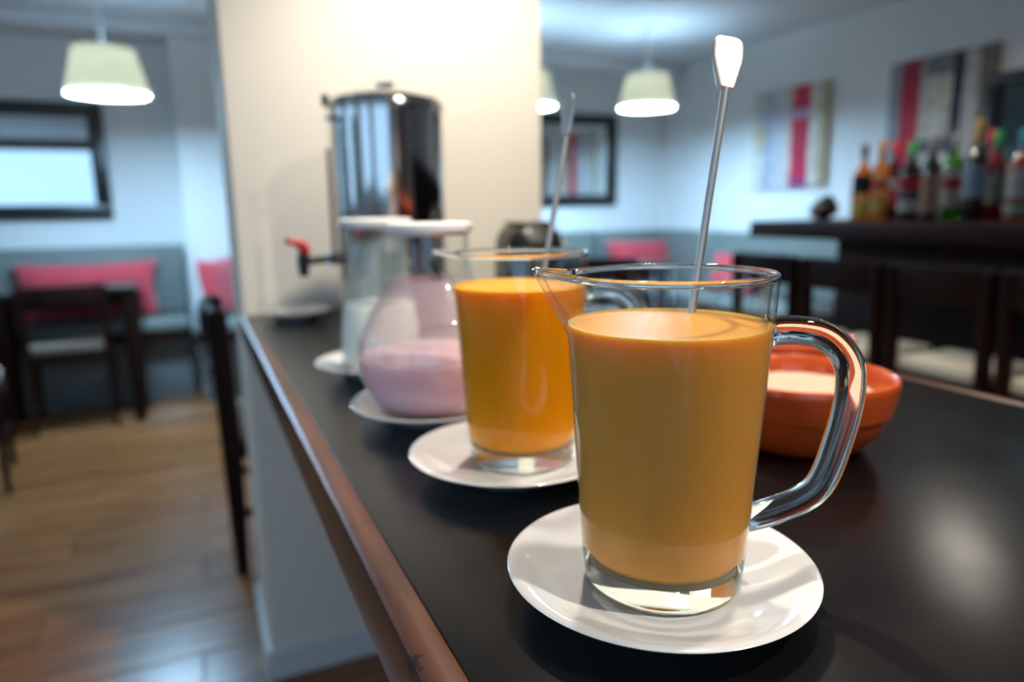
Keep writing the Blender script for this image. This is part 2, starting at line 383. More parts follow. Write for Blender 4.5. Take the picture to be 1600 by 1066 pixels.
# ------------------------------------------------------------------ saucers, jugs, carafes
GS = 'white saucers under the jugs'
def saucer(x, y, label, r=0.091, h=0.022, group=GS, name='saucer'):
    k = r / 0.091
    prof = [(0, 0.002), (0.040 * k, 0.002), (0.044 * k, 0.0), (0.050 * k, 0.0), (0.056 * k, 0.004), (0.075 * k, h * 0.58), (r - 0.0015, h - 0.0025), (r, h - 0.001), (r - 0.0012, h),
            (r - 0.006, h - 0.0008), (0.077 * k, h * 0.80), (0.066 * k, h * 0.56), (0.060 * k, h * 0.47), (0.056 * k, 0.0092), (0.050 * k, 0.0084), (0, 0.0080)]
    o = latheo(name, prof, M['porcelain'], seg=96, smooth=1.0, loc=(x, y, TOP))
    return tag(o, label, 'saucer' if name == 'saucer' else 'plate', group)
SZ = TOP + 0.0080

def jug(x, y, name_label, liquid, liq_label, liq_top, hdir=(0.912, -0.41)):
    """straight glass jug, spout opposite the handle. local +x = handle"""
    rz = math.atan2(hdir[1], hdir[0])
    t = thing('glass_jug', name_label, 'jug', (x, y, SZ + 0.0006), rz, 'glass juice jugs on saucers')
    Hh = 0.1835; R0, R1 = 0.0465, 0.0592; WT = 0.0038; zb = 0.0165
    SEG = 128
    def ro(z): return R0 + (R1 - R0) * (z / Hh) ** 0.9
    def shape(r, a, z):
        """adds the pouring lip around a = pi"""
        d = abs((a - PI + PI) % (2 * PI) - PI)
        f = max(0.0, 1 - d / 0.40); f = f ** 1.1
        g = max(0.0, (z - (Hh - 0.034)) / 0.034) ** 1.05
        e = 0.0180 * f * g
        return (r + e) * math.cos(a), (r + e) * math.sin(a), z + 0.0035 * f * g * g
    bm = bmesh.new()
    zs = [zb + (Hh - zb) * k / 44 for k in range(45)]
    outer = [[bm.verts.new(shape(ro(z), 2 * PI * k / SEG, z)) for k in range(SEG)] for z in zs]
    inner = [[bm.verts.new(shape(ro(z) - WT, 2 * PI * k / SEG, z)) for k in range(SEG)] for z in zs]
    for rings in (outer, inner):
        for a, b in zip(rings[:-1], rings[1:]):
            for k in range(SEG): bm.faces.new((a[k], a[(k + 1) % SEG], b[(k + 1) % SEG], b[k]))
    for f_ in bm.faces: pass
    bmesh.ops.recalc_face_normals(bm, faces=bm.faces)
    obj('glass_wall', bm, M['wallglass'], t, smooth=1.2)
    # rounded rim of solid glass follows the lip
    pts = [shape(ro(Hh) - WT / 2, 2 * PI * k / SEG, Hh) for k in range(SEG)]
    bm = bmesh.new(); tube(bm, pts, 0.0021, seg=10, closed=True); obj('rim', bm, M['glass'], t, smooth=3.1)
    # thick base
    latheo('thick_base', [(0, 0.0018), (0.030, 0.0010), (0.038, 0.0), (R0 - 0.004, 0.0), (R0 - 0.0012, 0.0012), (R0 + 0.0002, 0.004), (ro(zb), zb), (ro(zb) - 0.0022, zb + 0.0004), (0.038, zb - 0.001), (0, zb - 0.002)], M['glass'], t, seg=96, smooth=0.9)
    # liquid
    lt = liq_top
    prof = [(0, zb - 0.0010), (0.030, zb - 0.0006), (0.0395, zb + 0.0002), (0.0440, zb + 0.0020), (ro(zb + 0.004) - 0.0008, zb + 0.0065)]
    for k in range(1, 14):
        z = zb + 0.006 + (lt - zb - 0.006) * k / 13; prof.append((ro(z) - 0.0006, z))
    prof += [(ro(lt) - 0.0024, lt - 0.0006), (ro(lt) - 0.006, lt - 0.0010), (0.03, lt - 0.0010), (0, lt - 0.0010)]
    lq = latheo('juice', prof, liquid, t, seg=96, smooth=0.9); lq['label'] = liq_label
    # handle of solid glass
    hp = [(0.0570, 0.1500), (0.066, 0.1508), (0.077, 0.1502), (0.0885, 0.1476), (0.0985, 0.1405), (0.1052, 0.1300), (0.1072, 0.1165), (0.1055, 0.100), (0.1015, 0.082), (0.0970, 0.0660), (0.0915, 0.0550), (0.0820, 0.0475), (0.068, 0.0415), (0.0570, 0.0380), (0.0455, 0.0360)]
    path = smooth_path([(a, 0, b) for a, b in hp], 7)
    n = len(path); rr = []
    for i in range(n):
        u = i / (n - 1); e = max(0.0, 1 - min(u, 1 - u) / 0.07)
        rr.append(0.0067 + 0.0014 * e * e)
    bm = bmesh.new(); tube(bm, path, rr, seg=20, aspect=1.25, ref=(0, 1, 0), sq=2.5); obj('handle', bm, M['glass'], t, smooth=3.1)
    return t
saucer(0.2385, 0.3225, 'white saucer under the amber juice jug nearest the viewer')
saucer(0.243, 0.547, 'white saucer under the bright orange juice jug')
saucer(0.2318, 0.739, 'white saucer under the round pink carafe')
saucer(0.2315, 0.982, 'white saucer under the slender pale carafe farthest back')
jug(0.243, 0.3255, 'glass jug of milky amber juice standing nearest the viewer', M['tea'], 'milky amber juice', 0.1565)
jug(0.2555, 0.553, 'glass jug of bright orange juice behind the amber one', M['orange'], 'bright orange juice', 0.157, hdir=(0.95, -0.31))

def spoon(foot, grip, length_dir, face, label):
    """long bar spoon: rod from foot to grip, flat paddle end beyond, small bowl at the foot"""
    f = Vector(foot); g = Vector(grip); d = (g - f).normalized()
    t = thing('stirring_spoon', label, 'spoon', foot, 0, 'long metal stirring spoons')
    tubeo('rod', [(0, 0, 0), (g - f) * 0.5, (g - f) + d * 0.001], [0.0023, 0.0024, 0.0026], M['spoon'], t, seg=14)
    rod_d = d; u = Vector(face).normalized(); wv = rod_d.cross(u).normalized(); d = u.cross(wv).normalized()
    d = d if d.dot(rod_d) > 0 else -d
    # paddle outline along d: narrow at rod, wide at two thirds, rounded end
    bm = bmesh.new(); rows = [(0.0, 0.0056, 0.0026), (0.003, 0.0066, 0.0026), (0.010, 0.0082, 0.0020), (0.018, 0.0099, 0.0015), (0.022, 0.0104, 0.0013), (0.030, 0.0101, 0.0012), (0.0335, 0.0092, 0.0011), (0.0352, 0.0068, 0.0009)]
    rings = []
    for s, hw, th in rows:
        c = (g - f) + d * s; ring = []
        for k in range(16):
            a = 2 * PI * k / 16; cc = math.copysign(abs(math.cos(a)) ** 0.5, math.cos(a)); ss = math.copysign(abs(math.sin(a)) ** 0.7, math.sin(a))
            ring.append(bm.verts.new(c + wv * (hw * cc) + u * (th * ss)))
        rings.append(ring)
    for a, b in zip(rings[:-1], rings[1:]):
        for k in range(16): bm.faces.new((a[k], a[(k + 1) % 16], b[(k + 1) % 16], b[k]))
    bm.faces.new(rings[0]); bm.faces.new(rings[-1]); bmesh.ops.recalc_face_normals(bm, faces=bm.faces)
    obj('flat_grip', bm, M['spoon'], t, smooth=0.9)
    bm = bmesh.new(); bmesh.ops.create_uvsphere(bm, u_segments=16, v_segments=8, radius=1.0)
    for v in bm.verts: v.co = d * (v.co.z * 0.011 - 0.001) + wv * (v.co.x * 0.006) + u * (v.co.y * 0.0018)
    obj('bowl', bm, M['spoon'], t, smooth=3.1)
    return t
spoon((0.2525, 0.3404, 0.959), (0.3127, 0.366, 1.222), None, (-0.24, -0.90, 0.34), 'upright metal spoon with broad white-lit flat end in the amber jug')
spoon((0.2625, 0.571, 0.960), (0.3276, 0.600, 1.2177), None, (-0.93, -0.05, 0.1), 'metal spoon seen almost edge on in the orange juice jug')

def carafe(x, y, label, prof_out, wt, liquid, liq_top, liq_label, lid_r, lid_z, film=None, film_top=0.12):
    t = thing('carafe', label, 'carafe', (x, y, SZ + 0.0006), math.atan2(-0.41, 0.912), 'lidded drink carafes')
    # densify the profile with a spline
    pp = [(p.x, p.z) for p in smooth_path([(r, 0, z) for r, z in prof_out], 6)]
    inner = [(max(r - wt, 0), z) for r, z in pp if z > 0.006]
    latheo('glass_wall', [(0, 0.0)] + pp + list(reversed(inner)) + [(0, 0.006)], M['wallglass'], t, seg=80, smooth=1.2)
    bm = bmesh.new(); tr_, tz_ = pp[-1]
    tube(bm, [((tr_ - wt / 2) * math.cos(2 * PI * k / 64), (tr_ - wt / 2) * math.sin(2 * PI * k / 64), tz_) for k in range(64)], 0.0018, seg=8, closed=True)
    obj('rim', bm, M['glass'], t, smooth=3.1)
    lp = [(0, 0.0065)] + [(max(r - wt * 0.8, 0.001), z) for r, z in pp if 0.007 < z < liq_top]
    if film:
        fp = [(r - wt - 0.0003, z) for r, z in pp if liq_top - 0.004 < z < film_top]
        fo = latheo('drink_film', fp + [(r - 0.0002, z) for r, z in reversed(fp)], film, t, seg=80, smooth=1.2, closed=True); fo['label'] = 'thin film of drink left on the glass'
    lr = lp[-1][0]; lp += [(lr - 0.0005, liq_top), (0, liq_top)]
    o = latheo('drink', lp, liquid, t, seg=80, smooth=0.9); o['label'] = liq_label
    l = latheo('lid', [(0, lid_z - 0.004), (tr_ - 0.004, lid_z - 0.004), (tr_ - 0.003, lid_z), (lid_r, lid_z), (lid_r + 0.0012, lid_z + 0.003), (lid_r, lid_z + 0.008), (lid_r - 0.005, lid_z + 0.0098), (0, lid_z + 0.0105)], M['plastic_w'], t, seg=64, smooth=0.8)
    l['label'] = 'white plastic lid'
    return t
carafe(0.236, 0.745, 'round bellied glass carafe of pink yoghurt drink with white lid',
       [(0.046, 0.0), (0.052, 0.002), (0.066, 0.012), (0.079, 0.034), (0.0845, 0.060), (0.0825, 0.082), (0.073, 0.106), (0.058, 0.128), (0.0470, 0.148), (0.0430, 0.168), (0.0430, 0.186), (0.0440, 0.1985)],
       0.003, M['pink'], 0.064, 'pale pink yoghurt drink', 0.0475, 0.1985, film=M['pinkfilm'], film_top=0.150)
carafe(0.2345, 0.985, 'slender waisted glass carafe of whitish green drink with white lid',
       [(0.050, 0.0), (0.0545, 0.003), (0.0565, 0.014), (0.0575, 0.036), (0.0555, 0.066), (0.0505, 0.098), (0.0455, 0.128), (0.0425, 0.155), (0.0425, 0.175), (0.0455, 0.1945), (0.0470, 0.2015)],
       0.003, M['milk'], 0.094, 'whitish green drink', 0.0500, 0.2015, film=M['milkfilm'], film_top=0.185)

# ------------------------------------------------------------------ terracotta bowls
def bowl(x, y, label, fill):
    t = thing('terracotta_bowl', label, 'bowl', (x, y, TOP + 0.0005), 0, 'terracotta bowls on the counter')
    latheo('bowl_body', [(0, 0.002), (0.045, 0.0), (0.052, 0.0), (0.060, 0.004), (0.071, 0.016), (0.0775, 0.032), (0.0785, 0.0350), (0.0795, 0.0375), (0.0812, 0.0385), (0.0838, 0.050), (0.0852, 0.062), (0.0856, 0.066), (0.0846, 0.0692), (0.0825, 0.070), (0.0803, 0.0680), (0.0785, 0.058), (0.0740, 0.034), (0.066, 0.018), (0.050, 0.008), (0, 0.006)], M['terra'], t, seg=96, smooth=0.8)
    if fill:
        bm = bmesh.new(); rnd = random.Random(3); n = 22; R = 0.0765; V = {}
        for i in range(n + 1):
            for j in range(48):
                if i == 0 and j: V[i, j] = V[0, 0]; continue
                r = R * i / n; a = 2 * PI * j / 48
                hgt = 0.0475 + 0.009 * math.sin(a * 1 + 0.8) * (i / n) + 0.004 * math.sin(3 * a + 9 * r / R) * (i / n) * (1 - i / n) + rnd.uniform(-0.0007, 0.0007) - 0.004 * (i / n) ** 4
                V[i, j] = bm.verts.new((r * math.cos(a), r * math.sin(a), hgt))
        for i in range(n):
            for j in range(48):
                k = (j + 1) % 48
                if i == 0: bm.faces.new((V[0, 0], V[1, j], V[1, k]))
                else: bm.faces.new((V[i, j], V[i + 1, j], V[i + 1, k], V[i, k]))
        o = obj('white_flour', bm, M['flour'], t, smooth=1.0); o['kind'] = 'stuff'; o['label'] = 'heap of pale grainy powder'
    return t
bowl(0.527, 0.492, 'terracotta bowl of pale powder beside the amber jug handle', True)
bowl(0.660, 0.652, 'empty-looking terracotta bowl half hidden behind the powder bowl', False)

# ------------------------------------------------------------------ steel urn
UX, UY = 0.372, 1.425
u = thing('hot_drink_urn', 'tall polished steel drink urn with tap in front of the column', 'urn', (UX, UY, TOP + 0.0005))
latheo('foot_ring', [(0, 0), (0.100, 0), (0.104, 0.003), (0.104, 0.030), (0.100, 0.034), (0, 0.034)], M['blackpl'], u, seg=64)
latheo('body', [(0, 0.034), (0.108, 0.034), (0.1105, 0.038), (0.1105, 0.418), (0.1135, 0.420), (0.1140, 0.430), (0.1110, 0.436), (0.104, 0.437), (0, 0.437)], M['steel'], u, seg=96)
ld = latheo('lid', [(0, 0.437), (0.106, 0.437), (0.107, 0.441), (0.098, 0.448), (0.070, 0.455), (0.035, 0.459), (0, 0.460)], M['steel'], u, seg=72)
k = latheo('lid_knob', [(0, 0.459), (0.012, 0.459), (0.010, 0.466), (0.020, 0.470), (0.021, 0.475), (0.014, 0.478), (0, 0.479)], M['steel'], ld, seg=32)
tubeo('lid_hinge', [(0.05, 0.055, 0.452), (0.068, 0.072, 0.463), (0.082, 0.086, 0.455)], 0.009, M['blackpl'], u, seg=10)
td = Vector((-0.93, -0.37, 0)).normalized()   # the tap points along td
def tp(o_, z, s=0.0): return (td.x * o_ - td.y * s, td.y * o_ + td.x * s, z)
tubeo('level_tube', [tp(0.136, 0.150), tp(0.136, 0.300), tp(0.136, 0.425)], 0.0052, M['wallglass'], u, seg=12)
cf = mat('coffee_brown', (92, 52, 28), 0.3, noise=0.1)
o = tubeo('level_liquid', [tp(0.136, 0.150), tp(0.136, 0.345)], 0.0038, cf, u, seg=10); o['label'] = 'brown drink standing in the level tube'
tubeo('tube_bracket', [tp(0.110, 0.400), tp(0.138, 0.400)], 0.0045, M['steel'], u, seg=10)
tubeo('tube_cap', [tp(0.136, 0.420), tp(0.136, 0.440)], 0.0068, M['blackpl'], u, seg=12)
tap = tubeo('tap', [tp(0.108, 0.141), tp(0.150, 0.141)], 0.0125, M['steel'], u, seg=16); tap['label'] = 'chrome tap body'
tubeo('tap_barrel', [tp(0.150, 0.141), tp(0.205, 0.139)], 0.0075, M['blackpl'], tap, seg=12)
tubeo('tap_spout', [tp(0.200, 0.158), tp(0.203, 0.139), tp(0.203, 0.112)], [0.010, 0.0115, 0.0085], M['blackpl'], tap, seg=14)
o = tubeo('tap_lever', smooth_path([tp(0.199, 0.156), tp(0.203, 0.168), tp(0.216, 0.175), tp(0.233, 0.178)], 4), [0.0095] * 5 + [0.0075] * 4 + [0.0055] * 4, M['redpl'], tap, seg=12, aspect=1.5); o['label'] = 'red lever'

saucer(0.192, 1.600, 'empty white plate by the column left of the urn', r=0.077, h=0.020, group=None, name='plate')

# black appliance by the column
b = thing('toaster', 'black rounded countertop appliance standing right of the urn', 'appliance', (0.650, 1.36, TOP + 0.0005), math.radians(-8))
bm = bmesh.new(); vs = box(bm, (-0.066, -0.085, 0.010), (0.066, 0.085, 0.200), 0.045, 6)
for v in bm.verts:
    v.co.x *= 1.0 - 0.12 * (v.co.z - 0.01) / 0.19
obj('housing', bm, M['blackpl'], b, smooth=1.0)
for s in (-0.030, 0.030): boxo('slot', (s - 0.010, -0.055, 0.198), (s + 0.010, 0.055, 0.2025), M['black'], b, bev=0.002)
for sx in (-0.045, 0.045):
    for sy in (-0.055, 0.055): latheo('foot', [(0, 0), (0.011, 0), (0.011, 0.012), (0, 0.012)], M['blackpl'], b, seg=16, loc=(sx, sy, 0))
boxo('lever', (0.064, -0.012, 0.12), (0.078, 0.012, 0.165), mat('beige_plastic', (198, 182, 160), 0.5, noise=0.03), b, bev=0.003)

# ------------------------------------------------------------------ chairs and bar stools
def chair(label, group, loc, rz, seat=0.45, back=0.86, wd=0.42, dp=0.42, pad='pad', name='dining_chair', cat='chair', rails=(0.60,), curve=0.045, rail_h=0.10, foot=None, rake=1.0, leg_aspect=1.3):
    if name == 'dining_chair': pad = 'pad_shaded'
    """front is +y, back posts at -y"""
    t = thing(name, label, cat, loc, rz, group)
    D = M['dark']; h = wd / 2; q = dp / 2
    for s in (-1, 1):
        rk = 0.03 * rake
        bm = bmesh.new(); tube(bm, [(s * (h - 0.018), -q + 0.02 - rk, 0.0), (s * (h - 0.018), -q + 0.02 - rk * 0.3, seat * 0.5), (s * (h - 0.018), -q + 0.02, seat), (s * (h - 0.018), -q + 0.015 - rk * 0.5, (seat + back) / 2), (s * (h - 0.014), -q + 0.01 - rk, back)],
             [0.011, 0.015, 0.018, 0.018, 0.017], seg=12, sq=3.0, aspect=leg_aspect); obj('leg', bm, D, t, smooth=0.8)
        bm = bmesh.new(); tube(bm, [(s * (h - 0.018), q - 0.02, 0.0), (s * (h - 0.018), q - 0.02, seat * 0.6), (s * (h - 0.018), q - 0.02, seat - 0.025)], [0.012, 0.018, 0.021], seg=12, sq=3.0); obj('leg', bm, D, t, smooth=0.8)
        zt = seat * 0.42
        boxo('stretcher', (s * (h - 0.018) - 0.009, -q + 0.015, zt), (s * (h - 0.018) + 0.009, q - 0.03, zt + 0.028), D, t)
    if foot: boxo('footrest', (-h + 0.02, q - 0.035, foot), (h - 0.02, q - 0.010, foot + 0.03), D, t)
    boxo('seat_frame', (-h, -q, seat - 0.065), (h, q, seat - 0.018), D, t, bev=0.008)
    bm = bmesh.new(); box(bm, (-h + 0.012, -q + 0.03, seat - 0.018), (h - 0.012, q - 0.008, seat + 0.028), 0.018, 4); obj('seat_pad', bm, M[pad], t, smooth=1.2)
    def rail(nm, z0, z1, cv):
        pts = []; yb_ = -q + 0.015 - 0.015 * rake - 0.015 * rake * ((z0 + z1) / 2 - (seat + back) / 2) / ((back - seat) / 2)
        for k in range(13):
            xx = -h + 0.004 + (wd - 0.008) * k / 12; pts.append((xx, yb_ - cv * (1 - (2 * k / 12 - 1) ** 2), (z0 + z1) / 2))
        bm = bmesh.new(); tube(bm, pts, (z1 - z0) / 2, seg=16, aspect=0.011 / ((z1 - z0) / 2), sq=4.0); obj(nm, bm, D, t, smooth=0.9)
    rail('top_rail', back - rail_h, back + 0.008, curve)
    for z in rails: rail('back_rail', z, z + 0.035, curve * 0.6)
    return t
GC = 'dark wooden dining chairs'
chair('dark wooden chair seen from the side beyond the counter, left of the column', GC, (0.245, 2.49, 0), -PI / 2, seat=0.455, back=0.862, wd=0.44, dp=0.42, rails=(0.63,), rake=0.0, leg_aspect=1.75)
chair('dark wooden chair with cream seat, its back to the viewer, by the left table', GC, (-0.665, 4.49, 0), math.radians(4), seat=0.44, back=0.785, wd=0.41, dp=0.34, rails=())
chair('dark wooden chair cut off by the left edge of the photo', GC, (-1.02, 3.62, 0), math.radians(8), seat=0.45, back=0.80, wd=0.42, dp=0.42, rails=())
chair('dark wooden chair below the right mirror, in front of the coral cushion', GC, (2.26, 3.66, 0), math.radians(-38), seat=0.45, back=0.862, rails=(0.63,))
GB = 'dark bar stools along the bar'
for k, (yy, lb) in enumerate(((2.235, 'dark wooden stool with cream seat at the far end of the bar'), (1.855, 'dark wooden stool with cream seat, second from the far end of the bar'),
                              (1.480, 'dark wooden stool with cream seat, nearest one fully in view at the bar'), (1.105, 'dark wooden stool at the bar, cut off by the right edge of the photo'))):
    chair(lb, GB, (2.315, yy, 0), -PI / 2, seat=0.60, back=0.945, wd=0.35, dp=0.34, rake=0.3, leg_aspect=1.5, name='bar_stool', cat='stool', rails=(), curve=0.02, rail_h=0.11, foot=0.2)

# ------------------------------------------------------------------ dining tables
def table(label, x0, x1, y0, y1, h=0.765, group='dark dining tables', far_inset=0.045):
    cx, cy = (x0 + x1) / 2, (y0 + y1) / 2; a, b_ = (x1 - x0) / 2, (y1 - y0) / 2
    t = thing('dining_table', label, 'table', (cx, cy, 0), 0, group)
    boxo('table_top', (-a, -b_, h - 0.03), (a, b_, h), M['tabletop'], t, bev=0.004)
    for s in (-1, 1):
        boxo('apron', (-a + 0.05, s * (b_ - 0.035) - 0.01, h - 0.11), (a - 0.05, s * (b_ - 0.035) + 0.01, h - 0.03), M['dark'], t)
        boxo('apron', (s * (a - 0.035) - 0.01, -b_ + 0.05, h - 0.11), (s * (a - 0.035) + 0.01, b_ - 0.05, h - 0.03), M['dark'], t)
        for q in (-1, 1):
            bm = bmesh.new(); yl = b_ - far_inset if q > 0 else -b_ + 0.045; tube(bm, [(s * (a - 0.045), yl, 0), (s * (a - 0.045), yl, h - 0.03)], [0.028, 0.037], seg=12, sq=4.0); obj('leg', bm, M['dark'], t, smooth=0.8)
    return t
M['tabletop'] = wood('dark_polished_tabletop', (20, 11, 9), (40, 22, 17), 0.16, 'X', 1.0, coat=0.6)
table('small dark table with glossy top before the left bench', -1.02, -0.31, 4.36, 4.92, far_inset=0.24)
table('small dark table at the far end of the room, right of the column', 2.35, 3.05, 4.05, 4.62)

# ------------------------------------------------------------------ benches and cushions
def bench(label, x0, x1, y_base, y_seat, y_wall, back=True):
    t = thing('bench', label, 'bench', ((x0 + x1) / 2, y_wall, 0), 0, 'grey upholstered wall benches'); a = (x1 - x0) / 2
    boxo('bench_base', (-a + 0.03, y_base - y_wall, 0.0), (a - 0.01, -0.002, 0.40), M['benchbase'], t)
    boxo('seat_board', (-a, y_seat - y_wall, 0.40), (a, -0.002, 0.445), M['bar'], t)
    boxo('seat_pad', (-a, y_seat - y_wall, 0.446), (a, -0.10, 0.515), M['bench'], t, bev=0.018, seg=4)
    if back: boxo('back_pad', (-a, -0.095, 0.515), (a, -0.002, 0.955), M['bench'], t, bev=0.02, seg=4)
    return t
bench('long grey bench along the back wall at the left', -2.7, -0.06, 4.84, 4.74, YB)
bench('shorter bench standing forward of the pilaster behind the column', -0.04, 1.05, 4.62, 4.47, 4.97, back=False)
bench('grey bench along the back wall at the right', 1.07, 3.05, 4.84, 4.74, YB)
t = thing('bench', 'grey corner bench along the right wall beyond the bar', 'bench', (XR, 4.2, 0), 0, 'grey upholstered wall benches')
boxo('bench_base', (-0.42, -0.95, 0), (-0.002, 0.98, 0.40), M['benchbase'], t); boxo('seat_board', (-0.52, -1.0, 0.40), (-0.002, 0.99, 0.445), M['bar'], t)
boxo('seat_pad', (-0.52, -1.0, 0.446), (-0.10, 0.99, 0.515), M['bench'], t, bev=0.018, seg=4); boxo('back_pad', (-0.095, -1.0, 0.515), (-0.002, 0.99, 0.955), M['bench'], t, bev=0.02, seg=4)
boxo('back_pad', (-0.70, 0.905, 0.515), (-0.10, 0.995, 0.955), M['bench'], t, bev=0.02, seg=4)
def cushion(label, loc, wd, ht, rx, rz, th=0.13):
    bm = bmesh.new(); n = 18; V = {}
    for side in (1, -1):
        for i in range(n + 1):
            for j in range(n + 1):
                if side == -1 and (i in (0, n) or j in (0, n)): V[side, i, j] = V[1, i, j]; continue
                uu, vv = 2 * i / n - 1, 2 * j / n - 1
                pin = 0.10 * (1 - abs(uu) ** 2) * abs(vv) ** 3; pin2 = 0.10 * (1 - abs(vv) ** 2) * abs(uu) ** 3
                x_ = wd / 2 * uu * (1 - pin2); z_ = ht / 2 + ht / 2 * vv * (1 - pin)
                y_ = side * th / 2 * ((1 - uu ** 4) * (1 - vv ** 4)) ** 0.6
                V[side, i, j] = bm.verts.new((x_, y_, z_))
        for i in range(n):
            for j in range(n):
                f = [V[side, i, j], V[side, i + 1, j], V[side, i + 1, j + 1], V[side, i, j + 1]]
                bm.faces.new(f if side == -1 else f[::-1])
    bmesh.ops.recalc_face_normals(bm, faces=bm.faces)
    o = obj('cushion', bm, M['cushion'], smooth=3.1); o.location = loc; o.rotation_euler = (rx, 0, rz)
    return tag(o, label, 'cushion', 'coral cushions on the benches')
cushion('wide coral cushion on the left bench behind the table', (-0.61, 5.005, 0.515), 0.80, 0.36, math.radians(-8), math.radians(0))
cushion('coral cushion propped up on the bench just left of the column', (0.165, 4.79, 0.515), 0.42, 0.37, math.radians(-10), math.radians(62), th=0.12)
cushion('wide coral cushion on the right bench below the right mirror', (3.44, 4.98, 0.520), 0.66, 0.36, math.radians(-8), math.radians(2))
cushion('coral cushion on the corner bench along the right wall', (3.56, 4.05, 0.517), 0.46, 0.30, math.radians(-14), math.radians(-90))

# ------------------------------------------------------------------ framed mirrors and paintings
def mirror(label, x0, x1, z0, z1, fw):
    cx = (x0 + x1) / 2; a = (x1 - x0) / 2; h = z1 - z0
    t = thing('wall_mirror', label, 'mirror', (cx, YB, z0), 0, 'black framed wall mirrors')
    for nm, lo, hi in (('frame_bar', (-a, -0.035, 0), (a, -0.001, fw)), ('frame_bar', (-a, -0.035, h - fw), (a, -0.001, h)), ('frame_bar', (-a, -0.035, fw), (-a + fw, -0.001, h - fw)), ('frame_bar', (a - fw, -0.035, fw), (a, -0.001, h - fw))):
        boxo(nm, lo, hi, M['black'], t, bev=0.004)
    boxo('mirror_glass', (-a + fw, -0.012, fw), (a - fw, -0.002, h - fw), M['mirror'], t, bev=0)
mirror('black framed mirror on the back wall at the left', -1.55, -0.440, 1.128, 1.828, 0.088)
mirror('black framed mirror on the back wall right of the column', 2.20, 3.300, 1.165, 1.893, 0.085)

def stripes(name, stops, seed, bands=()):
    """abstract print: vertical stripes of paint with blotches, u = object Y, v = object Z (0..1 generated)"""
    mt, N, Lk, P = base_mat(name)
    tc = N.new('ShaderNodeTexCoord'); sp = N.new('ShaderNodeSeparateXYZ'); Lk.new(tc.outputs['Generated'], sp.inputs[0])
    nz = N.new('ShaderNodeTexNoise'); nz.inputs['Scale'].default_value = 5 + seed; nz.inputs['Detail'].default_value = 4; Lk.new(tc.outputs['Generated'], nz.inputs['Vector'])
    a = N.new('ShaderNodeMath'); a.operation = 'MULTIPLY_ADD'; a.inputs[1].default_value = 0.05; Lk.new(nz.outputs['Fac'], a.inputs[0]); Lk.new(sp.outputs['Y'], a.inputs[2])
    cr = N.new('ShaderNodeValToRGB'); cr.color_ramp.interpolation = 'CONSTANT'
    el = cr.color_ramp.elements
    while len(el) < len(stops): el.new(0.5)
    for e, (p, c) in zip(el, stops): e.position = p; e.color = lin(c)
    Lk.new(a.outputs[0], cr.inputs['Fac'])
    n2 = N.new('ShaderNodeTexNoise'); n2.inputs['Scale'].default_value = 9; n2.inputs['Detail'].default_value = 6; Lk.new(tc.outputs['Generated'], n2.inputs['Vector'])
    c2 = N.new('ShaderNodeValToRGB'); c2.color_ramp.elements[0].position = 0.42; c2.color_ramp.elements[1].position = 0.62
    c2.color_ramp.elements[0].color = (0.55, 0.55, 0.58, 1); c2.color_ramp.elements[1].color = (1, 1, 1, 1)
    Lk.new(n2.outputs['Fac'], c2.inputs['Fac'])
    mx = N.new('ShaderNodeMix'); mx.data_type = 'RGBA'; mx.blend_type = 'MULTIPLY'; mx.inputs['Factor'].default_value = 0.55
    Lk.new(cr.outputs['Color'], mx.inputs['A']); Lk.new(c2.outputs['Color'], mx.inputs['B']); last = mx.outputs['Result']
    for (z0, z1, y0, y1, c, fac) in bands:
        val = None
        for out_, lo, hi in ((sp.outputs['Z'], z0, z1), (sp.outputs['Y'], y0, y1)):
            g = N.new('ShaderNodeMath'); g.operation = 'GREATER_THAN'; g.inputs[1].default_value = lo; Lk.new(out_, g.inputs[0])
            l = N.new('ShaderNodeMath'); l.operation = 'LESS_THAN'; l.inputs[1].default_value = hi; Lk.new(out_, l.inputs[0])
            k = N.new('ShaderNodeMath'); k.operation = 'MULTIPLY'; Lk.new(g.outputs[0], k.inputs[0]); Lk.new(l.outputs[0], k.inputs[1])
            if val is None: val = k
            else:
                k2 = N.new('ShaderNodeMath'); k2.operation = 'MULTIPLY'; Lk.new(val.outputs[0], k2.inputs[0]); Lk.new(k.outputs[0], k2.inputs[1]); val = k2
        k3 = N.new('ShaderNodeMath'); k3.operation = 'MULTIPLY'; k3.inputs[1].default_value = fac; Lk.new(val.outputs[0], k3.inputs[0])
        bx = N.new('ShaderNodeMix'); bx.data_type = 'RGBA'; bx.inputs['B'].default_value = lin(c)
        Lk.new(k3.outputs[0], bx.inputs['Factor']); Lk.new(last, bx.inputs['A']); last = bx.outputs['Result']
    Lk.new(last, P.inputs['Base Color'])
    P.inputs['Roughness'].default_value = 0.7
    return mt
